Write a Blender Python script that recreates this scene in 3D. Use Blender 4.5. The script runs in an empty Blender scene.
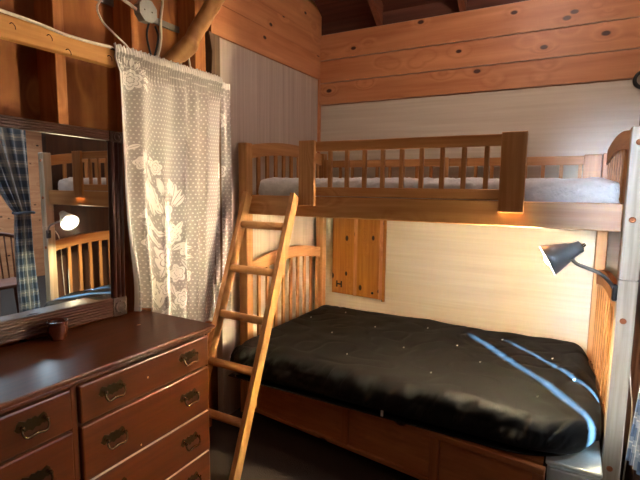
import bpy, bmesh, math, random
from mathutils import Vector, Matrix, noise
random.seed(7)
SC = bpy.context.scene
COL = SC.collection
PI = math.pi

# ------------------------------------------------------------------ camera
CAM = (1.8836, -3.37, 1.5)
def make_camera():
    f, yaw, pitch, roll = 453.96, .50466, .11709, .01157
    F = Vector((-math.sin(yaw)*math.cos(pitch), math.cos(yaw)*math.cos(pitch), -math.sin(pitch)))
    R = Vector((math.cos(yaw), math.sin(yaw), 0)); U = R.cross(F)
    c, s = math.cos(roll), math.sin(roll)
    R2 = c*R + s*U; U2 = -s*R + c*U
    cd = bpy.data.cameras.new('camera'); cd.sensor_width = 36; cd.sensor_fit = 'HORIZONTAL'
    cd.lens = f*36/640; cd.clip_start = .02
    o = bpy.data.objects.new('camera', cd); COL.objects.link(o)
    m = Matrix((R2, U2, -F)).transposed().to_4x4(); m.translation = Vector(CAM)
    o.matrix_world = m
    SC.camera = o
make_camera()

# ------------------------------------------------------------------ world, lights, exposure
SC.view_settings.view_transform = 'Standard'; SC.view_settings.look = 'None'
SC.view_settings.gamma = 1; SC.view_settings.use_curve_mapping = False
SC.view_settings.exposure = 0.0
W = bpy.data.worlds.new('world'); SC.world = W; W.use_nodes = True
W.node_tree.nodes['Background'].inputs[0].default_value = (.55, .72, 1, 1)
W.node_tree.nodes['Background'].inputs[1].default_value = .5

def lamp(name, typ, loc, energy, color, aim=None, **kw):
    d = bpy.data.lights.new(name, typ); d.energy = energy; d.color = color
    for k, v in kw.items(): setattr(d, k, v)
    o = bpy.data.objects.new(name, d); COL.objects.link(o); o.location = loc
    if aim is not None:
        o.rotation_euler = (Vector(aim)-Vector(loc)).to_track_quat('-Z', 'Y').to_euler()
    return o
SUN_D = Vector((-.63*.966, .777*.966, -.259))
lamp('low_sun', 'SUN', (5, -6, 4), 640, (.26, .62, 1), aim=Vector((5, -6, 4))+SUN_D, angle=.006)
# added cool area light, standing in for daylight on the front post
lamp('cool_post_fill', 'AREA', (2.02, -4.22, 1.6), 2.4, (.66, .82, 1), aim=(2.05, -1.0, 1.2), shape='RECTANGLE', size=.28, size_y=1.5, spread=math.radians(10))
# the room's own bare ceiling bulb, above the frame
lamp('ceiling_lamp', 'POINT', (1.62, -1.22, 2.95), 33, (1, .78, .62), shadow_soft_size=.08)
lamp('front_fill', 'AREA', (1.9, -3.0, 2.9), 3.2, (1, .78, .6), aim=(.6, -1.0, 1.2), shape='DISK', size=.8)  # added soft fill from the camera side, in place of bounce light
# daylight in the next room
lamp('next_room_daylight', 'AREA', (4.2, -.4, 2.55), 110, (.62, .82, 1), aim=(4.0, -.4, 0), shape='RECTANGLE', size=1.6, size_y=1.2)

# ------------------------------------------------------------------ materials
def nt(name):
    m = bpy.data.materials.new(name); m.use_nodes = True
    t = m.node_tree; b = t.nodes['Principled BSDF']
    return m, t, b
def N(t, typ, **kw):
    n = t.nodes.new(typ)
    for k, v in kw.items():
        if hasattr(n, k): setattr(n, k, v)
    return n
def mth(t, op, a, b=None, c=None):
    n = t.nodes.new('ShaderNodeMath'); n.operation = op
    for i, v in enumerate((a, b, c)):
        if v is None: continue
        if isinstance(v, (int, float)): n.inputs[i].default_value = v
        else: t.links.new(v, n.inputs[i])
    return n.outputs[0]
def mixc(t, fac, a, b):
    n = t.nodes.new('ShaderNodeMix'); n.data_type = 'RGBA'
    for i, v in ((0, fac), (6, a), (7, b)):
        if isinstance(v, (int, float)): n.inputs[i].default_value = v
        elif isinstance(v, tuple): n.inputs[i].default_value = (*v[:3], 1)
        else: t.links.new(v, n.inputs[i])
    return n.outputs[2]
def srgb(r, g, b):
    f = lambda c: (c/255/12.92) if c/255 <= .04045 else ((c/255+.055)/1.055)**2.4
    return (f(r), f(g), f(b))

def plain(name, col, rough=.5, metal=0, bump=0, bscale=60, emit=0, coat=0):
    m, t, b = nt(name)
    nz = N(t, 'ShaderNodeTexNoise'); nz.inputs['Scale'].default_value = bscale
    tc = N(t, 'ShaderNodeTexCoord'); t.links.new(tc.outputs['Object'], nz.inputs['Vector'])
    c = mixc(t, nz.outputs['Fac'], tuple(x*.86 for x in col), tuple(min(1, x*1.1) for x in col))
    t.links.new(c, b.inputs['Base Color'])
    b.inputs['Roughness'].default_value = rough; b.inputs['Metallic'].default_value = metal
    b.inputs['Coat Weight'].default_value = coat
    if bump:
        bn = N(t, 'ShaderNodeBump'); bn.inputs['Strength'].default_value = bump; bn.inputs['Distance'].default_value = .004
        t.links.new(nz.outputs['Fac'], bn.inputs['Height']); t.links.new(bn.outputs['Normal'], b.inputs['Normal'])
    if emit:
        b.inputs['Emission Color'].default_value = (*col, 1); b.inputs['Emission Strength'].default_value = emit
    return m

def wood(name, c1, c2, axis='X', freq=34, stretch=.05, rough=.42, knots=0, kcol=(.03, .012, .006), ring=.35, island=.25, bump=.12, coat=0, kscale=2.6, ksize=.085, flat=None):
    """grain runs along `axis`; noise squeezed along it, with wavy rings and optional knots"""
    m, t, b = nt(name)
    tc = N(t, 'ShaderNodeTexCoord'); geo = N(t, 'ShaderNodeNewGeometry')
    isl = mth(t, 'MULTIPLY', geo.outputs['Random Per Island'], 37.0)
    add = N(t, 'ShaderNodeVectorMath', operation='ADD')
    t.links.new(tc.outputs['Object'], add.inputs[0]); t.links.new(isl, add.inputs[1])
    # scaling per axis
    mp = N(t, 'ShaderNodeMapping'); s = [1, 1, 1]; s['XYZ'.index(axis)] = stretch
    mp.inputs['Scale'].default_value = s
    t.links.new(add.outputs[0], mp.inputs['Vector'])
    mpk = N(t, 'ShaderNodeMapping'); sk = [1, 1, 1]; sk['XYZ'.index(axis)] = .6
    mpk.inputs['Scale'].default_value = sk
    t.links.new(add.outputs[0], mpk.inputs['Vector'])
    kd = None; vec = mp.outputs[0]
    if knots:
        fl = flat or ('Y' if axis != 'Y' else 'X')
        sx_ = N(t, 'ShaderNodeSeparateXYZ'); t.links.new(mpk.outputs[0], sx_.inputs[0]); cb = N(t, 'ShaderNodeCombineXYZ')
        for q, ax_ in enumerate([c for c in 'XYZ' if c != fl]): t.links.new(sx_.outputs['XYZ'.index(ax_)], cb.inputs[q])
        vo = N(t, 'ShaderNodeTexVoronoi', voronoi_dimensions='2D'); vo.inputs['Scale'].default_value = kscale
        t.links.new(cb.outputs[0], vo.inputs['Vector'])
        kd = vo.outputs['Distance']
        # grain sweeps round the knots
        w = mth(t, 'MULTIPLY', mth(t, 'SMOOTH_MIN', kd, .3, .1), -.35)
        ad = N(t, 'ShaderNodeVectorMath', operation='ADD'); t.links.new(mp.outputs[0], ad.inputs[0]); t.links.new(w, ad.inputs[1])
        vec = ad.outputs[0]
    n1 = N(t, 'ShaderNodeTexNoise'); n1.inputs['Scale'].default_value = freq*.16; n1.inputs['Detail'].default_value = 2; n1.inputs['Distortion'].default_value = .4
    t.links.new(vec, n1.inputs['Vector'])
    rings = mth(t, 'ABSOLUTE', mth(t, 'SUBTRACT', mth(t, 'FRACT', mth(t, 'MULTIPLY', n1.outputs['Fac'], 9.0)), .5))
    rings = mth(t, 'MULTIPLY', rings, 2.0)
    n2 = N(t, 'ShaderNodeTexNoise'); n2.inputs['Scale'].default_value = freq*2.2; n2.inputs['Detail'].default_value = 3
    t.links.new(mp.outputs[0], n2.inputs['Vector'])
    n2s = mth(t, 'ADD', .5, mth(t, 'MULTIPLY', mth(t, 'SUBTRACT', n2.outputs['Fac'], .5), 2.2))
    f = mth(t, 'ADD', mth(t, 'MULTIPLY', rings, ring), mth(t, 'MULTIPLY', n2s, 1-ring))
    col = mixc(t, f, c2, c1)
    if island:
        hs = N(t, 'ShaderNodeHueSaturation'); t.links.new(col, hs.inputs['Color'])
        t.links.new(mth(t, 'ADD', mth(t, 'MULTIPLY', geo.outputs['Random Per Island'], island), 1-island/2), hs.inputs['Value'])
        col = hs.outputs[0]
    if knots:
        vo2 = N(t, 'ShaderNodeTexWhiteNoise'); t.links.new(vo.outputs['Position'], vo2.inputs['Vector'])
        thr = mth(t, 'MULTIPLY', mth(t, 'GREATER_THAN', vo2.outputs['Value'], 1-knots), ksize)
        thr = mth(t, 'MULTIPLY', thr, mth(t, 'ADD', .5, vo2.outputs['Value']))
        mr = N(t, 'ShaderNodeMapRange', interpolation_type='SMOOTHSTEP')
        t.links.new(kd, mr.inputs['Value']); t.links.new(mth(t, 'MULTIPLY', thr, .55), mr.inputs['From Min']); t.links.new(mth(t, 'ADD', thr, .0005), mr.inputs['From Max'])
        mr.inputs['To Min'].default_value = 1; mr.inputs['To Max'].default_value = 0
        col = mixc(t, mr.outputs[0], col, kcol)
    t.links.new(col, b.inputs['Base Color'])
    b.inputs['Roughness'].default_value = rough; b.inputs['Coat Weight'].default_value = coat; b.inputs['Coat Roughness'].default_value = .18
    bn = N(t, 'ShaderNodeBump'); bn.inputs['Strength'].default_value = bump; bn.inputs['Distance'].default_value = .002
    t.links.new(f, bn.inputs['Height']); t.links.new(bn.outputs['Normal'], b.inputs['Normal'])
    return m

M = {}
for ax in 'XYZ':
    M['pine'+ax] = wood('bunk_pine_'+ax, srgb(214, 160, 104), srgb(178, 118, 66), ax, freq=30, knots=.25, ring=.45, island=.14, rough=.38, kscale=3, ksize=.05, kcol=srgb(110, 62, 30))
    M['board'+ax] = wood('knotty_board_'+ax, srgb(220, 154, 108), srgb(186, 114, 72), ax, freq=16, stretch=.06, knots={'X': .34, 'Y': .62, 'Z': .3}[ax], ring=.5, island=.12, rough=.45, kscale=5.5, ksize=.07, kcol=srgb(66, 26, 16), flat={'X': 'Y', 'Y': 'X', 'Z': 'Y'}[ax])
M['postZ'] = wood('daylit_post', srgb(212, 192, 166), srgb(166, 142, 114), 'Z', freq=34, knots=0, ring=.5, island=.06, rough=.4)  # paler than the bunk pine: daylight on the front post put into its colour
M['hatchZ'] = wood('hatch_pine', srgb(200, 134, 58), srgb(160, 94, 34), 'Z', freq=24, knots=.6, ring=.3, island=.12, rough=.35, kscale=8, ksize=.10, kcol=srgb(50, 20, 12), flat='Y')
M['platX'] = wood('platform_pine', srgb(206, 136, 82), srgb(170, 102, 58), 'X', freq=20, knots=.4, ring=.3, island=.1, rough=.45, kscale=5, ksize=.10, flat='Y')
M['platZ'] = wood('platform_stile', srgb(196, 124, 74), srgb(156, 90, 50), 'Z', freq=20, ring=.3, island=.1, rough=.45)
M['studZ'] = wood('stud', srgb(192, 126, 70), srgb(150, 86, 42), 'Z', freq=28, knots=.2, ring=.4, island=.2, rough=.7, kscale=2)
M['studY'] = wood('stud_rail', srgb(222, 164, 98), srgb(186, 124, 66), 'Y', freq=28, knots=.3, ring=.4, island=.15, rough=.7, kscale=5, ksize=.06, flat='X')
M['plyZ'] = wood('plywood', srgb(184, 116, 60), srgb(124, 66, 30), 'Z', freq=12, stretch=.22, knots=.4, ring=.6, island=.2, rough=.75, kscale=4, ksize=.06, flat='X')
M['panelX'] = wood('white_panel_X', srgb(226, 216, 200), srgb(210, 197, 179), 'X', freq=26, stretch=.03, ring=.3, island=.04, rough=.5, bump=.06)
M['panelZ'] = wood('white_panel_Z', srgb(214, 200, 190), srgb(186, 168, 158), 'Z', freq=26, stretch=.025, ring=.4, island=.1, rough=.5, bump=.06)
M['deckY'] = wood('roof_deck', srgb(112, 62, 44), srgb(78, 40, 28), 'X', freq=14, ring=.3, island=.3, rough=.8)
M['rafter'] = wood('rafter_wood', srgb(142, 84, 60), srgb(104, 58, 40), 'Y', freq=20, ring=.3, island=.2, rough=.7)
for ax in 'XYZ':
    M['mahog'+ax] = wood('mahogany_'+ax, srgb(96, 44, 17), srgb(66, 28, 9), ax, freq=20, stretch=.05, ring=.3, island=.08, rough=.32, bump=.04, coat=.25)
    M['frame'+ax] = wood('mirror_frame_'+ax, srgb(64, 33, 27), srgb(54, 27, 22), ax, freq=24, ring=.1, island=.05, rough=.35, bump=.0, coat=.3)
M['branch'] = wood('peeled_branch', srgb(176, 126, 72), srgb(142, 94, 50), 'Z', freq=12, stretch=.12, ring=.4, knots=.3, island=0, rough=.6)
M['weather'] = wood('weathered_edge', srgb(128, 100, 76), srgb(84, 62, 46), 'Z', freq=34, ring=.4, island=0, rough=.9, bump=.5)
M['dark_panel'] = wood('dark_panel', srgb(92, 62, 46), srgb(62, 40, 30), 'Z', freq=12, ring=.3, island=.2, rough=.6)
M['floor'] = plain('dark_carpet', srgb(56, 44, 38), .95, bump=.6, bscale=180)
M['black_fab'] = plain('black_cotton', (.0046, .0046, .0052), .6, bump=.2, bscale=240)
M['sheet'] = plain('white_terry', (.78, .78, .80), .9, bump=.9, bscale=70)
M['tuft'] = plain('white_tuft', (.75, .75, .72), .8)
M['gloss_black'] = plain('black_plastic', (.008, .008, .009), .18)
M['white_plastic'] = plain('white_plastic', (.72, .74, .68), .35)
M['grey_plastic'] = plain('grey_box', srgb(150, 152, 146), .45)
M['cable_white'] = plain('white_cable', srgb(226, 214, 196), .45)
M['cable_black'] = plain('black_cable', (.02, .02, .02), .5)
M['steel'] = plain('brushed_steel', srgb(104, 100, 96), .34, metal=.8)
M['chrome'] = plain('chrome', (.8, .8, .8), .12, metal=1)
M['brass'] = plain('antique_brass', srgb(92, 78, 54), .3, metal=1, bump=.2, bscale=90)
M['brass_dark'] = plain('dark_brass', srgb(58, 48, 32), .38, metal=.8, bump=.2, bscale=90)
M['brass_bright'] = plain('bright_brass', srgb(134, 118, 88), .24, metal=1)
M['copper'] = plain('copper_bolt', srgb(176, 104, 66), .35, metal=.9)
M['lamp_shade'] = plain('pewter_shade', srgb(138, 142, 148), .34, metal=.35)
M['shade_in'] = plain('white_enamel', (.85, .84, .8), .4)
M['glaze'] = plain('brown_glaze', srgb(84, 38, 26), .14, bump=.2, bscale=40, coat=.6)
M['rust'] = plain('rusty_iron', srgb(70, 44, 30), .8)
M['iron'] = plain('black_iron', (.02, .019, .018), .5, metal=.5)
M['galv'] = plain('galvanised_strap', srgb(136, 134, 130), .5, metal=.4)
M['chip'] = plain('bare_chip', srgb(226, 200, 160), .7)
M['edge'] = wood('raw_drawer_edge', srgb(222, 206, 190), srgb(192, 172, 152), 'Y', freq=30, island=0, rough=.6)
M['white_paint'] = plain('white_paint', srgb(200, 196, 186), .5)
M['tan_plate'] = plain('tan_plate', srgb(150, 134, 118), .5)
M['bulb'] = plain('lit_bulb', (1, .86, .6), .3, emit=30)
M['black_fab'].node_tree.nodes['Principled BSDF'].inputs['Specular IOR Level'].default_value = .3
M['black_fab'].node_tree.nodes['Principled BSDF'].inputs['Sheen Weight'].default_value = .0
m, t, b = nt('mirror_glass'); b.inputs['Metallic'].default_value = 1; b.inputs['Roughness'].default_value = .015; b.inputs['Base Color'].default_value = (.78, .79, .77, 1)
M['mirror'] = m
m, t, b = nt('window_glass'); b.inputs['Roughness'].default_value = .03; b.inputs['Base Color'].default_value = (.35, .37, .38, 1); M['pane'] = m

def plaid_mat():
    m, t, b = nt('plaid_cloth'); uv = N(t, 'ShaderNodeUVMap'); sp = N(t, 'ShaderNodeSeparateXYZ')
    t.links.new(uv.outputs[0], sp.inputs[0])
    def band(o, per, w, off=0):
        f = mth(t, 'FRACT', mth(t, 'ADD', mth(t, 'DIVIDE', o, per), off)); return mth(t, 'LESS_THAN', f, w)
    a = mth(t, 'ADD', band(sp.outputs[0], .11, .5), band(sp.outputs[1], .11, .5))
    c = mixc(t, mth(t, 'MULTIPLY', a, .5), srgb(196, 204, 210), srgb(104, 124, 150))
    l = mth(t, 'MAXIMUM', band(sp.outputs[0], .11, .06, .25), band(sp.outputs[1], .11, .06, .25))
    c = mixc(t, l, c, srgb(226, 226, 220))
    t.links.new(c, b.inputs['Base Color']); b.inputs['Roughness'].default_value = .9
    return m
M['plaid'] = plaid_mat()

def lace_mat():
    m, t, b = nt('lace'); uv = N(t, 'ShaderNodeUVMap'); sp = N(t, 'ShaderNodeSeparateXYZ')
    t.links.new(uv.outputs[0], sp.inputs[0]); u, v = sp.outputs[0], sp.outputs[1]
    # net of dots on a staggered grid
    P = .0205
    row = mth(t, 'FLOOR', mth(t, 'DIVIDE', v, P))
    uu = mth(t, 'ADD', mth(t, 'DIVIDE', u, P), mth(t, 'MULTIPLY', mth(t, 'MODULO', row, 2.0), .5))
    du = mth(t, 'SUBTRACT', mth(t, 'FRACT', uu), .5); dv = mth(t, 'SUBTRACT', mth(t, 'FRACT', mth(t, 'DIVIDE', v, P)), .5)
    dots = mth(t, 'LESS_THAN', mth(t, 'ADD', mth(t, 'MULTIPLY', du, du), mth(t, 'MULTIPLY', dv, dv)), .040)
    # floral bouquets: petalled blossoms and leaf sprays
    rnd = random.Random(5)
    Z = None; Pt = None
    def acc(area, lines):
        nonlocal Z, Pt
        q = mth(t, 'MULTIPLY', area, lines)
        Z = area if Z is None else mth(t, 'MAXIMUM', Z, area); Pt = q if Pt is None else mth(t, 'MAXIMUM', Pt, q)
    def flower(cu, cv, R_, n, ph):
        x = mth(t, 'SUBTRACT', u, cu); y = mth(t, 'SUBTRACT', v, cv+(.08 if cv < .85 else 0))
        rr = mth(t, 'SQRT', mth(t, 'ADD', mth(t, 'MULTIPLY', x, x), mth(t, 'MULTIPLY', y, y)))
        an = mth(t, 'ARCTAN2', y, x); w = mth(t, 'ABSOLUTE', mth(t, 'SINE', mth(t, 'ADD', mth(t, 'MULTIPLY', an, n/2), ph)))
        rn = mth(t, 'DIVIDE', rr, mth(t, 'MULTIPLY', mth(t, 'ADD', .68, mth(t, 'MULTIPLY', w, .32)), R_))
        acc(mth(t, 'LESS_THAN', rn, 1.0), mth(t, 'LESS_THAN', mth(t, 'FRACT', mth(t, 'MULTIPLY', rn, 2.999)), .80))
    def leaf(cu, cv, L_, W_, a):
        x = mth(t, 'SUBTRACT', u, cu); y = mth(t, 'SUBTRACT', v, cv+(.08 if cv < .85 else 0)); c, s_ = math.cos(a), math.sin(a)
        p = mth(t, 'ADD', mth(t, 'MULTIPLY', x, c/L_), mth(t, 'MULTIPLY', y, s_/L_))
        q = mth(t, 'ADD', mth(t, 'MULTIPLY', x, -s_/W_), mth(t, 'MULTIPLY', y, c/W_))
        e = mth(t, 'ADD', mth(t, 'MULTIPLY', p, p), mth(t, 'ABSOLUTE', q))
        acc(mth(t, 'LESS_THAN', e, 1.0), mth(t, 'GREATER_THAN', mth(t, 'ABSOLUTE', q), .12))
    for f_ in ((.30, .34, .085, 6, 0), (.18, .46, .065, 5, .5), (.40, .46, .06, 6, .3), (.28, .19, .06, 5, .9), (.42, .25, .055, 5, .2), (.15, .30, .05, 5, .1), (.22, .62, .05, 5, .7), (.13, .74, .04, 5, .3), (.30, .05, .05, 6, .6), (.10, 1.26, .06, 6, .4), (1.06, .5, .06, 5, .2), (1.06, .9, .05, 5, .2), (1.05, 1.2, .06, 5, .2), (.49, .38, .06, 6, .1), (.35, .58, .06, 5, .8), (.45, .11, .06, 6, .5), (.19, .13, .06, 5, .0), (.37, .71, .045, 5, .4), (.25, .80, .045, 6, .9), (.53, .22, .045, 5, .3)): flower(*f_)
    for k in range(46):
        a = rnd.uniform(0, 2*PI); d_ = rnd.uniform(.08, .22)
        leaf(.33+d_*.95*math.cos(a), .38+d_*1.6*math.sin(a), rnd.uniform(.035, .06), .015, a+rnd.uniform(-.5, .5))
    for k in range(9):
        q = k/8; leaf(.24-.12*q+.035*(-1)**k, .60+.26*q, .034, .012, 1.2+.8*(-1)**k)
    for k in range(7):
        a = -.3+k*.45; leaf(.10+.085*math.cos(a), 1.26+.09*math.sin(a), .032, .012, a)
    pat = mth(t, 'MAXIMUM', Pt, mth(t, 'MULTIPLY', mth(t, 'SUBTRACT', 1.0, Z), mth(t, 'MULTIPLY', dots, .68)))
    hem = mth(t, 'MAXIMUM', mth(t, 'GREATER_THAN', v, 1.385), mth(t, 'LESS_THAN', u, .015))
    pat = mth(t, 'MAXIMUM', pat, hem)
    col = mixc(t, pat, srgb(212, 206, 202), srgb(246, 242, 238))
    t.links.new(col, b.inputs['Base Color']); b.inputs['Roughness'].default_value = .9
    t.links.new(mth(t, 'ADD', mth(t, 'MULTIPLY', pat, .28), .70), b.inputs['Alpha'])
    return m
M['lace'] = lace_mat()

# ------------------------------------------------------------------ mesh helpers
ROOT = {}
def obj(name, bm, mats, parent=None, smooth=False, bev=0):
    off = Vector((0, 0, 0))
    if parent is not None: off = ROOT.get(parent, Vector((0, 0, 0)))
    if off.length: bmesh.ops.translate(bm, verts=bm.verts, vec=-off)
    bmesh.ops.recalc_face_normals(bm, faces=bm.faces)
    me = bpy.data.meshes.new(name); bm.normal_update(); bm.to_mesh(me); bm.free()
    if not isinstance(mats, (list, tuple)): mats = [mats]
    for k in mats: me.materials.append(M[k] if isinstance(k, str) else k)
    if smooth:
        for p in me.polygons: p.use_smooth = True
    o = bpy.data.objects.new(name, me); COL.objects.link(o)
    if parent is not None:
        o.parent = parent; ROOT[o] = off
    return o
def tag(o, label, cat, group=None):
    o['label'] = label; o['category'] = cat
    if group: o['group'] = group
    return o
def thing(name, label, cat, loc, group=None):
    o = bpy.data.objects.new(name, None); COL.objects.link(o); o.location = loc; o.empty_display_size = .05
    ROOT[o] = Vector(loc)
    return tag(o, label, cat, group)
def struct(name, bm, mats, **k):
    o = obj(name, bm, mats, **k); o['kind'] = 'structure'; return o
def B(): return bmesh.new()
def box(bm, x0, x1, y0, y1, z0, z1, bev=0, mat=0, rot=None, seg=1):
    r = bmesh.ops.create_cube(bm, size=1); vs = r['verts']
    bmesh.ops.scale(bm, vec=(abs(x1-x0), abs(y1-y0), abs(z1-z0)), verts=vs)
    bmesh.ops.translate(bm, vec=((x0+x1)/2, (y0+y1)/2, (z0+z1)/2), verts=vs)
    fs = {f for v in vs for f in v.link_faces}
    for f in fs: f.material_index = mat
    if bev:
        es = {e for v in vs for e in v.link_edges}
        rr = bmesh.ops.bevel(bm, geom=list(es), offset=bev, segments=seg, affect='EDGES', profile=.5)
        vs = list({v for f in rr['faces'] for v in f.verts} | {v for v in vs if v.is_valid})
    if rot is not None: bmesh.ops.transform(bm, matrix=rot, verts=vs)
    return vs
def tube(bm, pts, r, seg=10, cap=True, mat=0):
    """tube along pts, r one radius or one per point"""
    pts = [Vector(p) for p in pts]; n = len(pts)
    rs = r if isinstance(r, (list, tuple)) else [r]*n
    rings = []; up = None
    for i, p in enumerate(pts):
        d = (pts[min(i+1, n-1)]-pts[max(i-1, 0)]).normalized()
        if up is None:
            up = Vector((0, 0, 1)) if abs(d.z) < .9 else Vector((1, 0, 0))
        a = d.cross(up).normalized(); bb = a.cross(d).normalized(); up = bb
        rings.append([bm.verts.new(p + rs[i]*(math.cos(2*PI*k/seg)*a + math.sin(2*PI*k/seg)*bb)) for k in range(seg)])
    for i in range(n-1):
        for k in range(seg):
            f = bm.faces.new((rings[i][k], rings[i][(k+1) % seg], rings[i+1][(k+1) % seg], rings[i+1][k])); f.smooth = True; f.material_index = mat
    if cap:
        f = bm.faces.new(rings[0]); f.material_index = mat
        f = bm.faces.new(rings[-1][::-1]); f.material_index = mat
    return rings
def spline(pts, n=8):
    pts = [Vector(p) for p in pts]; out = []
    for i in range(len(pts)-1):
        p0, p1, p2, p3 = pts[max(i-1, 0)], pts[i], pts[i+1], pts[min(i+2, len(pts)-1)]
        for k in range(n):
            s = k/n
            out.append(.5*((2*p1)+(p2-p0)*s+(2*p0-5*p1+4*p2-p3)*s*s+(3*p1-p0-3*p2+p3)*s**3))
    out.append(pts[-1]); return out
def lathe(bm, prof, origin, axis, seg=24, mat=0):
    """prof: list of (distance along axis, radius)"""
    o = Vector(origin); ax = Vector(axis).normalized()
    a = ax.orthogonal().normalized(); b2 = ax.cross(a)
    rings = [[bm.verts.new(o+ax*h+max(r, 1e-4)*(math.cos(2*PI*k/seg)*a+math.sin(2*PI*k/seg)*b2)) for k in range(seg)] for h, r in prof]
    for i in range(len(rings)-1):
        for k in range(seg):
            f = bm.faces.new((rings[i][k], rings[i][(k+1) % seg], rings[i+1][(k+1) % seg], rings[i+1][k])); f.smooth = True; f.material_index = mat
    return rings
def prism(bm, poly, d, mat=0):
    """poly: list of 3-D points (planar), extruded by vector d"""
    a = [bm.verts.new(p) for p in poly]; b2 = [bm.verts.new(Vector(p)+Vector(d)) for p in poly]; n = len(poly)
    fs = [bm.faces.new(a), bm.faces.new(b2[::-1])] + [bm.faces.new((a[i], b2[i], b2[(i+1) % n], a[(i+1) % n])) for i in range(n)]
    for f in fs: f.material_index = mat
    bmesh.ops.recalc_face_normals(bm, faces=fs)
    return a+b2
def B1(*a, **k):
    bm = B(); box(bm, *a, **k); return bm

# ------------------------------------------------------------------ the room
DECK0, SL = 2.862, .64
def deck_z(y): return DECK0 + SL*(-y) if y > -2.3 else DECK0 + SL*2.3 - SL*(-2.3-y)
struct('floor', B1(-.3, 5.9, -4.9, 1.9, -.06, 0), 'floor')
# back wall: pale panelling below, three knotty boards above
bm = B()
zs = [0, .31, .62, .93, 1.24, 1.55, 1.86, 2.160]
for a, c in zip(zs, zs[1:]): box(bm, -.02, 2.3, 0, .05, a, c)
for a, c in ((2.164, 2.332), (2.337, 2.510), (2.515, 2.712)): box(bm, -.02, 2.3, -.014, .05, a, c, bev=.0015, mat=1)
box(bm, -.3, 2.4, .05, .12, 0, 2.70, mat=1); box(bm, -.3, 2.4, .05, .12, 2.70, 2.95, mat=2)
struct('wall_back', bm, ['panelX', 'boardX', 'deckY'])
# left wall: panelled corner, boards above it, open studs with plywood behind
bm = B()
for k in range(5): box(bm, -.045, 0, -1.225+k*.245, -.98+k*.245, 0, 2.37)
a, z = 2.368, 2.368
for h in (2.550, 2.695, 2.90, 3.10, 3.32, 3.55):
    # boards cut to the roof slope at the corner
    def top(y): return min(h-.002, deck_z(y)+.03)
    ys = [-2.6 if a > 2.9 else -1.30, -1.0, -.7, -.5, -.3, -.2, -.1, -.05, 0]
    poly = [(.014, ys[0], a)] + [(.014, 0, min(a, deck_z(0)+.03))] + [(.014, y, max(a, top(y))) for y in ys[::-1]]
    prism(bm, poly, (-.05, 0, 0), mat=1); a = h
box(bm, -.17, -.13, -4.7, .05, 0, 4.6, mat=2)
struct('wall_left', bm, ['panelZ', 'boardY', 'plyZ'])
struct('trim_1', B1(0, .018, -.03, -.0005, 1.7, 2.366, bev=.002), 'boardZ')          # corner strip
# weathered, bark edged board at the panelling's rim
bm = B(); L = []
for k in range(15):
    z = .9 + k*(2.372-.9)/14
    L.append((.012, -1.302 + .014*math.sin(k*2.1) + .012*noise.noise((k*.7, 3, 1)), z))
prism(bm, [(.012, -1.227, .9)]+[(.012, -1.227, 2.372)]+L[::-1], (-.05, 0, 0))
struct('trim_2', bm, 'weather')
n = 3
for y0, y1 in ((-1.415, -1.332), (-1.835, -1.795), (-2.212, -2.168), (-2.62, -2.578), (-3.03, -2.99), (-3.44, -3.40), (-3.85, -3.81)):
    struct('trim_%d' % n, B1(-.13, 0, y0, y1, 0, 3.6, bev=.002), 'studZ'); n += 1
struct('trim_%d' % n, B1(0, .04, -3.9, -1.955, 2.026, 2.108, bev=.003), 'studY'); n += 1   # nailed rail
struct('trim_%d' % n, B1(-.13, -.005, -1.795, -1.415, 2.03, 2.07, bev=.002), 'studY'); n += 1
struct('trim_%d' % n, B1(-.13, -.118, -4.3, -1.30, 2.352, 2.384), 'galv'); n += 1          # grey strap across the plywood
# window behind the lace
bm = B()
for a_ in ((-1.795, -1.745, .95, 2.03), (-1.465, -1.415, .95, 2.03)): box(bm, -.10, -.02, a_[0], a_[1], a_[2], a_[3], bev=.003)
box(bm, -.10, -.02, -1.745, -1.465, .95, 1.0, bev=.003); box(bm, -.10, -.02, -1.745, -1.465, 1.98, 2.03, bev=.003); box(bm, -.09, -.03, -1.745, -1.465, 1.46, 1.50, bev=.003)
w = struct('window_1', bm, 'white_paint')
bm = B(); box(bm, -.07, -.064, -1.745, -1.465, 1.0, 1.98); obj('pane', bm, 'pane', w)
# roof
bm = B()
def slab(bm, ya, za, yb, zb, x0, x1, th, mat=0):
    prism(bm, [(x0, ya, za), (x0, yb, zb), (x0, yb, zb+th), (x0, ya, za+th)], (x1-x0, 0, 0), mat)
for k in range(12):
    y0 = .12-k*.205; y1 = y0-.203
    slab(bm, y0, DECK0-SL*y0, y1, DECK0-SL*y1, -.25, 2.4, .05)
slab(bm, -2.33, deck_z(-2.3), -4.9, deck_z(-4.9), -.25, 2.4, .05)
slab(bm, .2, DECK0-.1, -4.95, deck_z(-2.3)+2.2, -.3, 2.45, .02)
struct('ceiling', bm, 'deckY')
for x in (.52, 1.134, 1.75):
    bm = B(); slab(bm, .0, DECK0-.152, -2.28, deck_z(-2.28)-.152, x-.022, x+.022, .15)
    struct('trim_%d' % n, bm, 'rafter'); n += 1
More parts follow.
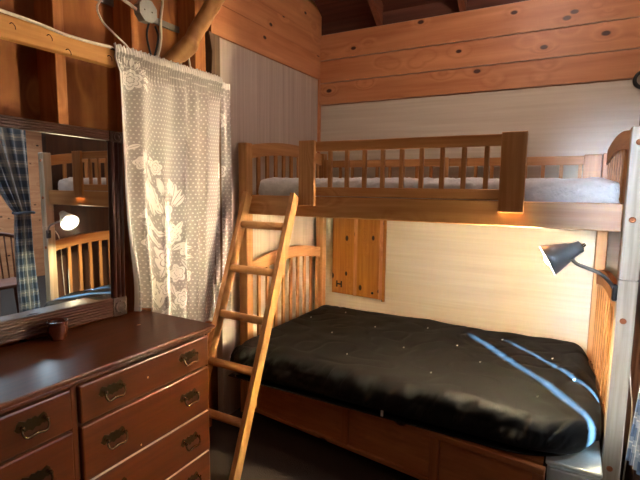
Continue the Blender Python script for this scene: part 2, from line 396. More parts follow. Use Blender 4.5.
# right wall with the doorway to the next room, other rooms' shells
bm = B()
box(bm, 2.205, 2.265, -1.02, .05, 0, 4.6); box(bm, 2.205, 2.265, -2.05, -1.02, 2.08, 4.6); box(bm, 2.2, 2.26, -4.75, -2.05, 0, 4.6)
struct('wall_right', bm, 'dark_panel')
struct('trim_%d' % n, B1(2.185, 2.275, -2.09, -2.05, 0, 2.12, bev=.003), 'dark_panel'); n += 1
struct('wall_front', B1(-.3, 2.3, -4.75, -4.69, 0, 4.6), 'dark_panel')
bm = B()
SW = (4.775, 5.2, 1.50, 2.055)       # added unseen opening, masked so the sun makes two streaks on the futon
box(bm, 2.26, SW[0], -4.75, -4.69, 0, 2.7); box(bm, SW[1], 5.8, -4.75, -4.69, 0, 2.7)
box(bm, SW[0], SW[1], -4.75, -4.69, 0, SW[2]); box(bm, SW[0], SW[1], -4.75, -4.69, SW[3], 2.7)
struct('wall_south', bm, 'panelZ')
def sx(q): return (q+.63*4.72)/.777
bm = B(); box(bm, SW[0]-.03, sx(.814), -4.735, -4.72, 1.40, 2.2); box(bm, sx(.854), sx(.996), -4.735, -4.72, 1.40, 2.2); box(bm, sx(1.034), SW[1]+.08, -4.735, -4.72, 1.40, 2.2)
box(bm, SW[0]-.03, sx(.93), -4.716, -4.70, 1.40, 1.605); box(bm, sx(.93), SW[1]+.08, -4.716, -4.70, 1.40, 1.78)
struct('sun_slit_mask', bm, 'dark_panel')  # unseen boards added to cut the sun into two strips
struct('wall_east', B1(5.7, 5.8, -4.75, 1.8, 0, 2.7), 'boardY')
struct('wall_north', B1(2.26, 5.8, 1.7, 1.8, 0, 2.7), 'boardX')
bm = B(); box(bm, 2.26, 5.8, -4.8, 1.8, 2.6, 2.7); struct('ceiling', bm, 'rafter')

# ------------------------------------------------------------------ bunk bed
bed = thing('bunk_bed', 'pine bunk bed with slatted ends and guard rails along the pale panelled wall', 'bunk bed', (1.08, -.6, 0))
def post(x0, x1, y0, y1, z0, z1, m='pineZ'): return obj('post', B1(x0, x1, y0, y1, z0, z1, bev=.004), m, bed)
post(.037, .102, -1.10, -1.035, 0, 1.765)
post(.037, .102, -.10, -.035, 0, 1.765)
post(2.03, 2.092, -.10, -.035, 0, 1.72)
bm = B(); box(bm, 2.075, 2.145, -1.13, -1.06, 0, 1.1265, bev=.004); box(bm, 2.075, 2.145, -1.13, -1.06, 1.1295, 1.757, bev=.004)
box(bm, 2.085, 2.135, -1.12, -1.07, 1.12, 1.135)
fr = obj('post', bm, 'postZ', bed); fr['label'] = 'pale front post in two lengths with bolts'
for z in (1.692, 1.379, .953, .291):
    bm = B(); lathe(bm, [(0, .0125), (.003, .0125), (.006, .010), (.0065, .004), (.004, .0)], (2.104, -1.130, z), (0, -1, 0), 16)
    obj('bolt', bm, 'copper', fr)
def arch_rail(fx, y0, y1, zb0, zt0, rise, th, name='arched_rail', m='pineY'):
    bm = B(); K = 24; prof = []
    lo, hi = [], []
    for k in range(K+1):
        s = k/K; y = y0+(y1-y0)*s; q = 1-(2*s-1)**2
        lo.append((fx(y)-th/2, y, zb0+rise*q)); hi.append((fx(y)-th/2, y, zt0+rise*q))
    for k in range(K): 
        vs = prism(bm, [lo[k], lo[k+1], hi[k+1], hi[k]], (th, 0, 0))
    bmesh.ops.remove_doubles(bm, verts=bm.verts, dist=1e-5)
    fsdel = [f for f in bm.faces if abs(f.normal.y) > .8 and not (abs(f.calc_center_median().y-y0) < 1e-3 or abs(f.calc_center_median().y-y1) < 1e-3)]
    bmesh.ops.delete(bm, geom=fsdel, context='FACES_ONLY')
    return obj(name, bm, m, bed)
def end_panel(fx, ya, yb, ztop, zslat, zlow, rise):
    """arched top rail, slats below it and a straight bottom rail"""
    arch_rail(fx, ya, yb, ztop-.085, ztop, rise, .028)
    bm = B(); 
    vs = box(bm, -.014, .014, ya, yb, zlow-.08, zlow)
    for v in bm.verts: v.co.x += fx(v.co.y)
    obj('bottom_rail', bm, 'pineY', bed)
    y = -.135
    while y > ya+.04:
        s = (y-ya)/(yb-ya); q = 1-(2*s-1)**2
        obj('slat', B1(fx(y)-.008, fx(y)+.008, y-.016, y+.016, zlow-.01, ztop-.08+rise*q, bev=.003), 'pineZ', bed)
        y -= .0995
HX = lambda y: .068
FX = lambda y: 2.062 + (y+.07)/(-1.03)*.048
end_panel(HX, -1.036, -.099, 1.755, 0, 1.44, .045)
end_panel(HX, -1.036, -.099, 1.0, 0, .42, .055)
end_panel(FX, -1.062, -.099, 1.735, 0, 1.44, .05)
end_panel(FX, -1.062, -.099, 1.0, 0, .42, .055)
# upper side beams, deck
obj('side_beam', B1(.102, 2.073, -1.10, -1.07, 1.325, 1.444, bev=.004), 'pineX', bed)
obj('side_beam', B1(.102, 2.03, -.09, -.06, 1.325, 1.444, bev=.004), 'pineX', bed)
obj('bed_deck', B1(.102, 2.0, -1.07, -.09, 1.375, 1.395), 'platX', bed)
# guard rails
def guard(yf, yb, ybal, stiles, x0, x1, zb, zt, nb, bal_x=None, zst=1.39):
    for s0, s1 in stiles: obj('guard_stile', B1(s0, s1, yf-.001, yf+.021, zst, zt+.006, bev=.003), 'pineZ', bed)
    obj('guard_top_rail', B1(x0, x1, yb, yb+.03, zt-.055, zt, bev=.003), 'pineX', bed)
    obj('guard_bottom_rail', B1(x0, x1, yb, yb+.03, zb, zb+.05, bev=.003), 'pineX', bed)
    for x in bal_x: obj('baluster', B1(x-.011, x+.011, yb+.004, yb+.026, zb+.045, zt-.05, bev=.003), 'pineZ', bed)
guard(-1.122, -1.10, -1.09, ((.495, .598), (1.583, 1.692)), .50, 1.69, 1.447, 1.752, 9, [.682+k*.1044 for k in range(9)])
guard(-.112, -.091, -.08, ((.105, .16), (1.055, 1.105), (1.93, 2.025)), .104, 2.025, 1.447, 1.708, 17, [.245+k*.1043 for k in range(17) if abs(.245+k*.1043-1.08) > .04], zst=1.40)
# upper mattress in its white cover
def pillow_box(x0, x1, y0, y1, z0, z1, r, nx, ny, nz, disp, fz=None):
    """closed grid box with rounded rims, moved along its normals by disp(p)"""
    bm = B(); V = {}
    def vert(i, j, k):
        key = (i, j, k)
        if key not in V:
            p = Vector((x0+(x1-x0)*i/nx, y0+(y1-y0)*j/ny, z0+(z1-z0)*k/nz))
            c = Vector((min(max(p.x, x0+r), x1-r), min(max(p.y, y0+r), y1-r), min(max(p.z, z0+min(r, (z1-z0)/2)), z1-min(r, (z1-z0)/2))))
            d = p-c
            rz = min(r, (z1-z0)/2)
            e = Vector((d.x/r, d.y/r, d.z/rz)); L = e.length
            nrm = Vector((0, 0, 1))
            if L > 1e-6:
                e = e/L
                p = c+Vector((e.x*r, e.y*r, e.z*rz)); nrm = e
            p = p + nrm*disp(p, nrm)
            V[key] = bm.verts.new(p)
        return V[key]
    def quad(a, b_, c, d): 
        f = bm.faces.new((vert(*a), vert(*b_), vert(*c), vert(*d))); f.smooth = True
    for i in range(nx):
        for j in range(ny):
            quad((i, j, nz), (i+1, j, nz), (i+1, j+1, nz), (i, j+1, nz)); quad((i, j, 0), (i, j+1, 0), (i+1, j+1, 0), (i+1, j, 0))
    for i in range(nx):
        for k in range(nz):
            quad((i, 0, k), (i+1, 0, k), (i+1, 0, k+1), (i, 0, k+1)); quad((i, ny, k), (i, ny, k+1), (i+1, ny, k+1), (i+1, ny, k))
    for j in range(ny):
        for k in range(nz):
            quad((0, j, k), (0, j, k+1), (0, j+1, k+1), (0, j+1, k)); quad((nx, j, k), (nx, j+1, k), (nx, j+1, k+1), (nx, j, k+1))
    return bm
def d_up(p, n):
    if p.z < 1.425: return 0
    return .008*noise.noise(p*14)+.010*noise.noise(p*36) + .004*noise.noise((p.x*9, p.y*40, p.z*40))
um = obj('thin_mattress', pillow_box(.128, 1.985, -1.036, -.128, 1.397, 1.548, .045, 150, 60, 10, d_up), 'sheet')
for v in um.data.vertices:
    k = max(0, (v.co.x-1.7)/.285); v.co.x += k*(FX(v.co.y)-.042-1.985)
tag(um, 'thin mattress in crinkled white cover lying on the upper bunk', 'mattress')

# ------------------------------------------------------------------ storage base under the lower bed
ANG = -math.atan(.125)
def yb_(x): return -1.178-.125*(x-.27)
RB = Matrix.Translation((.27, -1.178, 0)) @ Matrix.Rotation(ANG, 4, 'Z')
base = thing('platform_bed', 'low pine platform with raised side panels under the black futon', 'bed base', (1.0, -.7, 0))
def rbox(name, m, *a, **k):
    bm = B(); vs = box(bm, *a, **k); bmesh.ops.transform(bm, matrix=RB, verts=bm.verts); return obj(name, bm, m, base)
rbox('top_rail', 'platX', -.12, 1.60, 0, .03, .315, .345, bev=.003)
rbox('kick_rail', 'platX', -.12, 1.60, 0, .03, .075, .10, bev=.003)
for a, c in ((-.12, -.06), (.592, .635), (1.10, 1.145), (1.555, 1.60)): rbox('stile', 'platZ', a, c, -.001, .029, .10, .315, bev=.003)
for a, c in ((-.06, .592), (.635, 1.10), (1.145, 1.555)): rbox('side_panel', 'platX', a, c, .016, .028, .095, .32, bev=.004)
bm = B()
prism(bm, [(.115, -1.115, .335), (1.85, -1.33, .335), (1.85, -.13, .335), (.115, -.13, .335)], (0, 0, .012))
obj('base_deck', bm, 'platX', base)
for x, y in ((.2, -1.0), (1.75, -1.2), (.2, -.2), (1.75, -.2)): obj('foot', B1(x-.04, x+.04, y-.04, y+.04, 0, .337), 'platZ', base)
def round_corner(v, xe, ye, R_):
    u, w = (v.co.x-xe+R_)/R_, (ye+R_-v.co.y)/R_
    if u > 0 and w > 0:
        u, w = min(u, 1.03), min(w, 1.03)
        v.co.x, v.co.y = xe-R_+R_*u*math.sqrt(1-w*w/2), ye+R_-R_*w*math.sqrt(1-u*u/2)
# black plastic sheet between base and futon
sh = obj('plastic_sheet', pillow_box(.125, 2.04, -1.325, -.14, .349, .359, .005, 60, 30, 2, lambda p, n: 0), 'gloss_black')
for v in sh.data.vertices: round_corner(v, 2.04, -1.325, .36)
tag(sh, 'glossy black plastic sheet peeking out below the futon', 'plastic sheet')

# ------------------------------------------------------------------ futon
TUFTS = [(.249, -.535), (.551, -.779), (.8, -1.068), (.757, -.533), (1.052, -.804), (1.073, -.357), (1.294, -1.081), (1.321, -.584), (1.493, -.796), (1.844, -.555), (1.95, -.82), (1.80, -1.07), (.42, -.30), (1.55, -.33)]
def d_fut(p, n):
    d = .014*noise.noise(p*3.1) + .006*noise.noise(p*8) - .010*max(0, .16-abs(noise.noise((p.x*4+p.y*3, p.y*6-p.x*2, 4))))/.16*(.5+.5*noise.noise(p*2.3))
    if n.z > .5:
        for x, y in TUFTS: 
            q = ((p.x-x)**2+(p.y-y)**2)/.07**2
            if q < 9: d -= .012*math.exp(-q)
    # puckers down the front and round the end
    fr = max(0, min(1, (-n.y-.05)*1.2))
    if fr > 0: 
        d += fr*(.016*noise.noise((p.x*9+p.z*7, 3.1, p.z*4)) + .012*noise.noise((p.x*5, 1.7, p.z*14)) - .050*max(0, .32-abs(noise.noise((p.x*15-p.z*10, 9, p.z*5))))+ .010*noise.noise((p.x*40, 2, p.z*9))+.006)
    en = max(0, min(1, n.x))
    d += en*.008*noise.noise((1, p.y*14, p.z*5))
    if n.z < -.5: d = 0
    # seam line between top and border
    d -= .006*math.exp(-((p.z-.475)/.008)**2)*(1-abs(n.z))
    return d
fut = obj('futon', pillow_box(.12, 2.03, -1.345, -.118, .362, .550, .085, 230, 120, 16, d_fut), 'black_fab')
for v in fut.data.vertices:      # the foot end follows the slightly splayed footboard
    k = max(0, (v.co.x-1.6)/.43); v.co.x += k*((min(2.066, FX(v.co.y)-.040) if v.co.y > -.98 else min(2.085, FX(v.co.y)-.022))-2.03)
    g = max(0, min(1, (v.co.x-1.45)/.5))*max(0, min(1, (-.88-v.co.y)/.35)); g = g*g*(3-2*g)
    round_corner(v, 2.085, -1.345, .36)
    if v.co.y > -1.15: v.co.x = min(v.co.x, 2.062)
    elif v.co.x > 2.09: v.co.x = 2.09
    v.co.z -= .025*g*max(0, min(1, (v.co.z-.40)/.12))
tag(fut, 'thick black tufted futon on the lower bunk', 'futon')
for x, y in TUFTS:
    bm = B()
    z = max(v.co.z for v in fut.data.vertices if abs(v.co.x-x) < .012 and abs(v.co.y-y) < .012)
    bmesh.ops.create_icosphere(bm, subdivisions=1, radius=.005, matrix=Matrix.Translation((x, y, z+.001)))
    tube(bm, [(x, y, z), (x+.006, y-.006, z+.008)], .0018, 5)
    obj('tuft', bm, 'tuft', fut, smooth=True)
obj('label_tag', B1(1.122, 1.134, -1.349, -1.342, .372, .40), 'tuft', fut)['label'] = 'small white sewn tag'

# ------------------------------------------------------------------ ladder
lad = thing('bed_ladder', 'pine ladder with round rungs hooked on the upper bunk', 'ladder', (.28, -1.70, 0))
def lp(x, z, d=0):
    k = .39; y = -1.162 - k*(1.46-z); n = Vector((0, 1, -k)).normalized()
    return Vector((x, y, z))+n*d
def rail(x0, x1):
    bm = B()
    q = [lp(x0, -.0, 0), lp(x0, 0, .062), lp(x0, 1.455, .062), lp(x0, 1.465, 0)]
    q[1].z = 0; q[1].y = q[0].y+.066; q[0].z = 0
    prism(bm, q, (x1-x0, 0, 0)); bmesh.ops.bevel(bm, geom=list(bm.edges), offset=.002, segments=1, affect='EDGES')
    return obj('ladder_rail', bm, 'pineZ', lad)
rail(.120, .153); rail(.462, .492)
for z in (1.28, 1.027, .775, .523, .275):
    bm = B(); c0 = lp(.148, z, .03); c1 = lp(.467, z, .03); tube(bm, [c0, c1], .0225, 16); obj('rung', bm, 'pineX', lad)

# ------------------------------------------------------------------ clip lamp
lampo = thing('clip_lamp', 'grey metal clip lamp with lit bulb clamped on the pale bed post', 'lamp', (2.07, -1.14, 1.09))
A0 = Vector((1.933, -1.0762, 1.253)); A1 = Vector((1.803, -1.095, 1.180)); AX = (A1-A0).normalized(); LL = (A1-A0).length
bm = B(); lathe(bm, [(0, .0), (.0, .022), (.003, .026), (.03, .029), (.045, .034), (.048, .038), (.10, .056), (LL, .073), (LL+.001, .071), (.10, .0535), (.05, .035), (.012, .026), (.012, 0)], A0, AX, 36)
shade = obj('shade', bm, 'lamp_shade', lampo)
bm = B(); lathe(bm, [(-.016, 0), (-.016, .007), (-.004, .008), (-.003, .015), (.0, .015)], A0, AX, 20); obj('switch_knob', bm, 'chrome', lampo)
bm = B(); C0 = A0+AX*.026; lathe(bm, [(0, .012), (.05, .013), (.065, .02), (.085, .028), (.105, .031), (.122, .027), (.131, .015), (.134, 0)], C0, AX, 24); obj('bulb', bm, 'bulb', lampo)
lamp('bulb_light', 'POINT', A0+AX*.168, 78, (1, .82, .50), shadow_soft_size=.028)
lamp('reflector_beam', 'SPOT', A0+AX*.168, 150, (1, .79, .47), aim=C0+AX*.3+Vector((-.15, -.04, .05)), spot_size=math.radians(125), spot_blend=1.0, shadow_soft_size=.028)
S0 = A0+AX*.05+Vector((0, -.0, -.034))
bm = B(); tube(bm, spline([S0+Vector((.0, 0, .012)), (1.915, -1.128, 1.183), (1.955, -1.135, 1.168), (2.007, -1.14, 1.148), (2.046, -1.135, 1.112), (2.064, -1.128, 1.08)], 8), .0078, 10); obj('gooseneck', bm, 'steel', lampo)
bm = B(); box(bm, 2.056, 2.0746, -1.142, -1.105, 1.035, 1.105, bev=.005); obj('clamp', bm, 'iron', lampo)
bm = B(); tube(bm, spline([(2.11, -1.05, 1.10), (2.13, -1.0, 1.04), (2.137, -.98, .92), (2.15, -.97, .80), (2.172, -.95, .62), (2.19, -.93, .45), (2.18, -.9, .02)], 8), .0035, 8)
tag(obj('lamp_cord', bm, 'cable_white'), 'thin white cord hanging behind the pale bed post', 'cord')

# ------------------------------------------------------------------ hatch on the back wall
hat = thing('wall_hatch', 'small knotty pine shutter on the back wall above the futon', 'shutter', (.155, 0, .6))
RH = Matrix.Translation((.155, -.001, 0)) @ Matrix.Rotation(math.radians(-4.5), 4, 'Z')
def hbox(bm, *a, **k):
    vs = box(bm, *a, **k); return vs
bm = B()
for a, c in ((0, .205), (.235, .435), (.462, .485)): box(bm, a, c, -.022, -.002, .615 if a < .45 else .60, 1.40, bev=.003)
bmesh.ops.transform(bm, matrix=RH, verts=bm.verts); obj('planks', bm, 'hatchZ', hat)
bm = B()
for a in (.207, .222, .437, .450): tube(bm, [(a+.0055, -.014, .613), (a+.0055, -.014, 1.40)], .0085, 10)
bmesh.ops.transform(bm, matrix=RH, verts=bm.verts); obj('beading', bm, 'boardZ', hat)
bm = B()
for a in ((.045, .057, .668, .722), (.088, .1, .668, .722), (.057, .088, .689, .701)): box(bm, a[0], a[1], -.026, -.021, a[2], a[3], bev=.001)
bmesh.ops.transform(bm, matrix=RH, verts=bm.verts); obj('hinge', bm, 'iron', hat)['label'] = 'black iron H hinge'
bm = B(); bmesh.ops.create_uvsphere(bm, u_segments=12, v_segments=8, radius=.011, matrix=Matrix.Translation((.385, -.028, .66))); bmesh.ops.transform(bm, matrix=RH, verts=bm.verts)
obj('knob', bm, 'iron', hat, smooth=True)
# small fittings on the back wall
bm = B(); box(bm, 2.105, 2.132, -.008, 0, 1.745, 1.83, bev=.002)
tag(obj('wall_plate', bm, 'tan_plate'), 'small tan plate on the pale back wall above the bed end', 'wall plate')
bm = B(); lathe(bm, [(0, .055), (.02, .055), (.026, .048), (.026, .040), (.018, .036), (.018, 0)], (2.206, -.014, 2.15), (0, -1, 0), 28)
g = tag(obj('round_gauge', bm, 'iron'), 'small black rimmed round gauge at the right end of the boards', 'gauge')
bm = B(); lathe(bm, [(.0185, .036), (.019, 0)], (2.206, -.014, 2.15), (0, -1, 0), 28); obj('dial', bm, 'tan_plate', g)

# ------------------------------------------------------------------ white drawer bin
bn_ = thing('storage_bin', 'white plastic drawer bin by the foot of the pale bed post', 'storage bin', (1.96, -1.1, 0))
obj('body', B1(1.865, 2.062, -1.285, -.80, .02, .324, bev=.008, seg=2), 'white_plastic', bn_)
obj('lid', B1(1.858, 2.068, -1.295, -.79, .3245, .345, bev=.006, seg=2), 'white_plastic', bn_)
obj('drawer', B1(1.875, 2.052, -1.297, -1.28, .18, .315, bev=.006, seg=2), 'white_plastic', bn_)
obj('drawer', B1(1.875, 2.052, -1.297, -1.28, .03, .165, bev=.006, seg=2), 'white_plastic', bn_)
for x in (1.89, 2.04):
    for y in (-1.25, -.84): obj('foot', B1(x-.012, x+.012, y-.012, y+.012, 0, .022), 'white_plastic', bn_)

# ------------------------------------------------------------------ dresser
dr = thing('dresser', 'dark mahogany double dresser with brass pulls beside the ladder', 'dresser', (.25, -2.5, 0))
YR, YL = -1.862, -3.125
bm = B(); box(bm, .02, .468, YL, YR, .09, .845)
obj('carcass', bm, 'mahogY', dr)
# moulded top
bm = B(); box(bm, .008, .505, YL-.02, YR+.018, .855, .875, bev=.007, seg=3); box(bm, .012, .492, YL-.01, YR+.010, .838, .856, bev=.006, seg=2)
obj('top', bm, 'mahogY', dr)
bm = B(); box(bm, .03, .478, YL-.004, YR+.004, .0, .092, bev=.006); obj('plinth', bm, 'mahogY', dr)
obj('centre_stile', B1(.46, .476, -2.515, -2.494, .09, .84, bev=.002), 'mahogZ', dr)
for a, c in ((YR-.012, YR), (YL, YL+.012)): obj('corner_stile', B1(.46, .474, a, c, .09, .84, bev=.002), 'mahogZ', dr)
def plate_outline():
    pts = []
    half = [(0, .017), (.010, .021), (.018, .014), (.026, .018), (.036, .023), (.044, .015), (.047, .004), (.052, .0), (.046, -.008), (.038, -.014), (.030, -.010), (.022, -.017), (.010, -.014), (0, -.022)]
    return half + [(-x, z) for x, z in half[-2:0:-1]]
def pull(parent, xf, yc, zc):
    bm = B()
    prism(bm, [(xf, yc+a*1.0, zc+b_*1.0) for a, b_ in plate_outline()], (.0025, 0, 0), mat=1)
    for s in (-1, 1):
        lathe(bm, [(0, .0075), (.004, .007), (.006, .004), (.016, .004), (.018, .0065), (.023, .006), (.026, 0)], (xf+.002, yc+s*.036, zc+.006), (1, 0, 0), 12)
    tube(bm, spline([(xf+.017, yc-.036, zc+.006), (xf+.024, yc-.039, zc-.010), (xf+.028, yc-.028, zc-.026), (xf+.028, yc, zc-.022), (xf+.028, yc+.028, zc-.026), (xf+.024, yc+.039, zc-.010), (xf+.017, yc+.036, zc+.006)], 5), [.0036]*12+[.0046]*7+[.0036]*12, 8)
    o = obj('pull', bm, ['brass_bright', 'brass_dark'], parent); o['label'] = 'antique brass bail pull'
    return o
rows = [(.692, .830), (.480, .684), (.284, .475), (.100, .279)]
for (c0, c1) in ((-2.490, YR-.014), (YL+.014, -2.519)):
    for i, (z0, z1) in enumerate(rows):
        bm = B(); box(bm, .462, .488, c0, c1, z0, z1, bev=.007, seg=2)
        d = obj('drawer', bm, 'mahogY', dr)
        if i >= 2 and c0 > -2.5:
            e = obj('raw_edge', B1(.468, .487, c0+.006, c1-.006, z1-.002, z1+.0015, bev=.0005), 'edge', d); e['label'] = 'pale worn top edge of the drawer front'
        for yc in (c0+.118, c1-.128): pull(d, .488, yc, (z0+z1)/2+.012)
for a in ((.4885, -2.213, .757), (.4885, -2.255, .50)):
    bm = B(); bmesh.ops.create_icosphere(bm, subdivisions=1, radius=.004, matrix=Matrix.Translation(a) @ Matrix.Diagonal((.3, 1, 1.3, 1))); obj('chip', bm, 'chip', dr)
bm = B(); bmesh.ops.create_icosphere(bm, subdivisions=2, radius=.01, matrix=Matrix.Translation((.22, -2.03, .8752)) @ Matrix.Diagonal((.7, 1.1, .08, 1))); obj('chip', bm, 'chip', dr)

# cup
CUP = Vector((.105, -2.327, .8755))
cup = thing('pottery_cup', 'small brown glazed pottery cup on the dresser in front of the mirror', 'cup', CUP)
bm = B(); K = [(0, 0), (0, .024), (.004, .027), (.012, .027), (.022, .034), (.036, .037), (.05, .034), (.058, .033), (.066, .039), (.07, .040), (.071, .037), (.06, .030), (.036, .033), (.012, .022), (.010, 0)]
lathe(bm, [(h*1.1, r*1.02) for h, r in K], CUP, (0, 0, 1), 28); obj('body', bm, 'glaze', cup)
bm = B(); tube(bm, [CUP+Vector((.0345*math.cos(a*.2618)*1.0, .0345*math.sin(a*.2618), .040)) for a in range(25)], .003, 6, cap=False); obj('band', bm, 'glaze', cup)

# ------------------------------------------------------------------ mirror
MX = .045
mr = thing('dresser_mirror', 'large dresser mirror in a reeded dark wood frame', 'mirror', (.03, -2.49, .876))
y0, y1, z0, z1 = -3.055, -1.933, .878, 1.735
FW = .074
obj('glass', B1(MX-.028, MX-.012, y0+.05, y1-.05, z0+.05, z1-.035), 'mirror', mr)
bm = B(); 
def reeds_h(bm, ya, yb, za, zb, k):
    box(bm, .012, MX-.004, ya, yb, za, zb, bev=.002)
    for i in range(k): tube(bm, [(MX-.005, ya, za+(zb-za)*(i+.5)/k), (MX-.005, yb, za+(zb-za)*(i+.5)/k)], (zb-za)/k*.46, 8)
def reeds_v(bm, ya, yb, za, zb, k):
    box(bm, .012, MX-.004, ya, yb, za, zb, bev=.002)
    for i in range(k): tube(bm, [(MX-.005, ya+(yb-ya)*(i+.5)/k, za), (MX-.005, ya+(yb-ya)*(i+.5)/k, zb)], (yb-ya)/k*.46, 8)
bm = B(); reeds_h(bm, y0+FW, y1-FW, z1-.046, z1-.002, 4); obj('top_rail', bm, 'frameY', mr)
bm = B(); reeds_h(bm, y0+FW, y1-FW, z0+.002, z0+.088, 7); obj('bottom_rail', bm, 'frameY', mr)
for a in (y0, y1-FW):
    bm = B(); reeds_v(bm, a+.004, a+FW-.004, z0+.088, z1-.05, 3); obj('side_rail', bm, 'frameZ', mr)
    for za, zb in ((z0, z0+.088), (z1-.052, z1)):
        bm = B(); box(bm, .012, MX+.004, a, a+FW, za, zb, bev=.003)
        cy, cz = a+FW/2, (za+zb)/2; hh = min(FW, zb-za)
        lathe(bm, [(0, hh*.42), (.003, hh*.42), (.004, hh*.34), (.002, hh*.3), (.004, hh*.2), (.007, hh*.1), (.008, 0)], (MX+.004, cy, cz), (1, 0, 0), 16)
        for q in range(8):
            an = q*PI/4; bmesh.ops.create_icosphere(bm, subdivisions=1, radius=hh*.07, matrix=Matrix.Translation((MX+.006, cy+hh*.36*math.cos(an), cz+hh*.36*math.sin(an))))
        obj('corner_block', bm, 'frameZ', mr)

mr.location = (.03, -2.512, .892); mr.rotation_euler.x = -.022      # hangs slightly crooked
# ------------------------------------------------------------------ lace curtain
def cloth(nu, nv, P, uvw, th=.0015):
    bm = B(); uvl = bm.loops.layers.uv.new('UVMap')
    V = [[bm.verts.new(P(i/nu, j/nv)) for i in range(nu+1)] for j in range(nv+1)]
    for j in range(nv):
        for i in range(nu):
            f = bm.faces.new((V[j][i], V[j][i+1], V[j+1][i+1], V[j+1][i])); f.smooth = True
            for l, (a, c) in zip(f.loops, ((i, j), (i+1, j), (i+1, j+1), (i, j+1))): l[uvl].uv = uvw(a/nu, c/nv)
    return bm
ZT, ZB = 2.122, .70
def lace_P(u, v):        # v: 0 bottom .. 1 top
    z = 0
    yl = -1.976+.006*math.sin(v*3); 
    if v > .8: yl += -.0
    yl += .05*math.exp(-((v-.05)/.25)**2)
    yr = -1.262-.10*max(0, 1-v)**1.6
    y = yl+(yr-yl)*u
    zb = .89-.19*max(0, min(1, (y+1.83)/.06))
    z = zb+(ZT-zb)*v
    amp = .030*(1-.3*v)*(.75+.25*math.sin(u*11))
    ph = u*6.2*2*PI + 1.5*math.sin(u*7+v*1.5)+.8*(1-v)*math.sin(u*3)
    amp *= 1-.6*max(0, min(1, (u-.78)/.15))
    x = .062-.022*max(0, min(1, (u-.72)/.15))+amp*math.sin(ph)+.006*math.sin(u*23+v*2)
    if v > .955:                      # gathered heading
        q = (v-.955)/.045
        x = .052+.010*math.sin(u*46*2*PI+math.sin(u*30))*(1 if q > .2 else .6)+.008*math.sin(PI*min(1, q))
        z += .006*math.sin(u*31*2*PI)*q
    else:
        k = max(0, (v-.90)/.055); x = x*(1-k)+k*(.052+.010*math.sin(u*46*2*PI+math.sin(u*30)))
    z -= .010*u*0
    return (x, y, z)
lc = obj('lace_curtain', cloth(300, 130, lace_P, lambda u, v: (u*.86, v*1.42)), 'lace')
tag(lc, 'wide white lace curtain with dots and flowers hanging left of the bunk', 'curtain')
bm = B(); tube(bm, [(.047, -1.985, 2.098), (.047, -1.25, 2.100)], .005, 10); obj('rod', bm, 'brass', lc)
def lace_P2(u, v):
    z = .68+(2.11-.68)*v
    y = -1.33+(.185+.01*math.sin(v*4))*u - .02*(1-v)
    x = .016+.006*math.sin(u*3.1*2*PI+v*1.0)+.002*math.sin(u*20)
    if v > .955: x += .004*math.sin(u*16*2*PI)
    return (x, y, z)
lc2 = obj('lace_curtain', cloth(70, 90, lace_P2, lambda u, v: (.98+u*.17, v*1.42)), 'lace')
tag(lc2, 'narrow lace curtain panel at the right, against the pale panelling', 'curtain')

# ------------------------------------------------------------------ branch, box, cables on the stud wall
br = B()
pts = spline([(-.085, -1.66, 2.06), (-.035, -1.615, 2.113), (.022, -1.57, 2.175), (.06, -1.527, 2.229), (.075, -1.487, 2.308), (.095, -1.447, 2.379), (.13, -1.379, 2.512), (.16, -1.305, 2.662), (.18, -1.275, 2.834), (.17, -1.2, 3.2), (.1, -1.15, 3.5)], 6)
rs = [.040+.004*noise.noise((i*.3, 0, 2))+(.006 if 12 < i < 20 else 0)+.004*(i/len(pts)) for i in range(len(pts))]; rs[0] = .030; rs[1] = .036
tube(br, pts, rs, 16)
tag(obj('peeled_branch', br, 'branch', smooth=True), 'thick peeled tree branch leaning above the lace curtain', 'branch')
jb = thing('junction_box', 'grey octagonal junction box on a stud above the curtain', 'junction box', (.0, -1.768, 2.325))
bm = B(); R8 = [(.046*1.12*math.cos(PI/8+k*PI/4), .046*1.12*math.sin(PI/8+k*PI/4)) for k in range(8)]
prism(bm, [(-.002, -1.768+a, 2.328+b_) for a, b_ in R8], (.042, 0, 0)); obj('body', bm, 'grey_plastic', jb)
bm = B(); prism(bm, [(.040, -1.768+a*1.08, 2.328+b_*1.08) for a, b_ in R8], (.004, 0, 0)); cv = obj('cover', bm, 'grey_plastic', jb)
for s in (-1, 1):
    bm = B(); lathe(bm, [(0, .004), (.002, .003), (.002, 0)], (.044, -1.768+s*.022, 2.328), (1, 0, 0), 8); obj('screw', bm, 'steel', cv)
def cable(label, pts, r, m):
    bm = B(); tube(bm, spline(pts, 6), r, 8); return tag(obj('cable', bm, m), label, 'cable')
cable('long white cable stapled along the nailed rail above the mirror', [(.047, -3.0, 2.112), (.047, -2.6, 2.118), (.047, -2.432, 2.114), (.049, -2.292, 2.107), (.048, -2.2, 2.098), (.049, -2.061, 2.099), (.046, -1.985, 2.104), (.02, -1.945, 2.10)], .0065, 'cable_white')
cable('thin white cable looping down to the curtain top left corner', [(.03, -1.985, 2.36), (.03, -2.012, 2.30), (.03, -2.032, 2.255), (.03, -2.007, 2.207), (.03, -1.95, 2.172), (.03, -1.892, 2.14), (.03, -1.86, 2.11)], .0045, 'cable_white')
cable('thick white cable entering the grey junction box from the left', [(-.05, -1.95, 2.44), (.0, -1.93, 2.375), (.03, -1.90, 2.338), (.025, -1.86, 2.332), (.015, -1.815, 2.325)], .0075, 'cable_white')
cable('white cable dropping straight behind the curtain right of the junction box', [(.01, -1.655, 2.62), (.02, -1.657, 2.43), (.028, -1.68, 2.316), (.03, -1.685, 2.22), (.022, -1.70, 2.14), (.018, -1.74, 2.05)], .0065, 'cable_white')
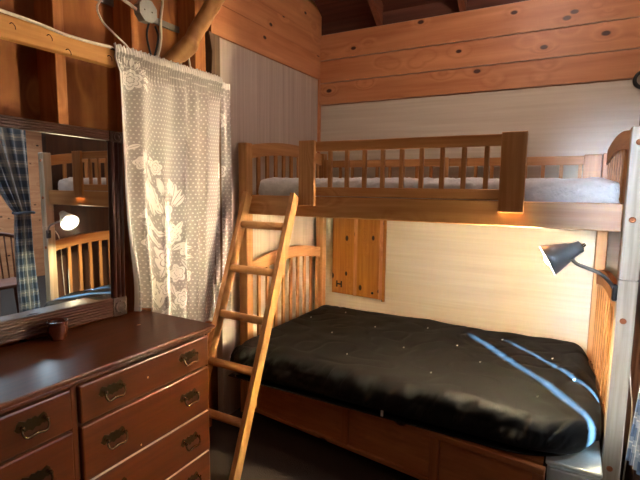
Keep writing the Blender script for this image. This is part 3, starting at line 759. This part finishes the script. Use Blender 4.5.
cable('black cable hanging from the left underside of the junction box', [(.018, -1.745, 2.285), (.02, -1.762, 2.223), (.02, -1.746, 2.15), (.02, -1.72, 2.09)], .005, 'cable_black')
cable('black cable hanging from the right underside of the junction box', [(.018, -1.708, 2.28), (.02, -1.692, 2.24), (.02, -1.70, 2.19), (.02, -1.725, 2.12)], .005, 'cable_black')
cable('short white cable stub just right of the branch end', [(-.02, -1.485, 2.26), (-.02, -1.50, 2.2), (-.01, -1.515, 2.12), (-.01, -1.515, 2.04)], .006, 'cable_white')
cable('short white cable stub beside the reddish stud', [(-.02, -1.452, 2.225), (-.02, -1.445, 2.19), (-.015, -1.44, 2.13), (-.01, -1.44, 2.04)], .006, 'cable_white')
for y, z, lb in ((-2.40, 2.078, 'bent nail in the nailed rail, leftmost'), (-2.265, 2.075, 'bent nail in the middle of the nailed rail below the cable'), (-2.19, 2.04, 'rusty bent nail hanging at the lower edge of the nailed rail'), (-2.00, 2.062, 'bent nail near the right end of the nailed rail')):
    bm = B(); tube(bm, spline([(.036, y, z), (.052, y+.002, z+.003), (.056, y+.010, z-.008), (.053, y+.013, z-.018)], 4), .0016, 6)
    tag(obj('bent_nail', bm, 'rust'), lb, 'nail', 'bent nails on the rail')

# ------------------------------------------------------------------ plaid door curtain and the next room's chair
def plaid_P(u, v):
    z = .38+(2.06-.38)*v
    tie = .52
    if v > tie: q = ((v-tie)/(1-tie)); w0, w1 = -1.16, -1.30-.34*q**.8
    else: q = (tie-v)/tie; w0, w1 = -1.165, -1.30-.02*math.sin(min(1, q*1.6)*PI/2)
    k = math.exp(-((v-tie)/.06)**2)
    y = w0+(w1-w0)*u
    x = 2.225+(.030-.012*k)*math.sin(u*5*2*PI+v)-.052*max(0, .35-v)/.35*max(0, 1-u*.9)
    return (x, y, z)
pc = obj('plaid_curtain', cloth(120, 80, plaid_P, lambda u, v: (u*.75, v*1.7)), 'plaid')
tag(pc, 'blue and grey plaid curtain tied back in the doorway at right', 'curtain')
ty = .38+(2.06-.38)*.52
bm = B(); tube(bm, [(2.222+.032*math.cos(a*PI/8), -1.23+.085*math.sin(a*PI/8), ty+.004*math.sin(a)) for a in range(17)], .01, 8, cap=False); obj('tie', bm, 'plaid', pc)
bm = B(); tube(bm, [(2.225, -2.049, 2.062), (2.225, -1.021, 2.062)], .009, 10); obj('rod', bm, 'iron', pc)
ch = thing('windsor_chair', 'brown spindle back wooden chair in the next room, seen in the mirror', 'chair', (3.35, -.85, 0))
cx, cy = 3.35, -.85
obj('seat', B1(cx-.21, cx+.21, cy-.21, cy+.21, .43, .465, bev=.012, seg=2), 'rafter', ch)
for sx in (-1, 1):
    for sy in (-1, 1):
        bm = B(); tube(bm, [(cx+sx*.15, cy+sy*.15, .44), (cx+sx*.18, cy+sy*.18, .25), (cx+sx*.21, cy+sy*.21, 0)], [.015, .02, .013], 10); obj('leg', bm, 'rafter', ch)
for k in range(7):
    yy = cy-.18+k*.06; bm = B(); tube(bm, [(cx+.18, yy, .455), (cx+.27, cy+(yy-cy)*1.15, .93)], .008, 8); obj('spindle', bm, 'rafter', ch)
bm = B(); tube(bm, spline([(cx+.25, cy-.24, .91), (cx+.28, cy-.1, .945), (cx+.28, cy+.1, .945), (cx+.25, cy+.24, .91)], 6), .022, 10); obj('crest_rail', bm, 'rafter', ch)
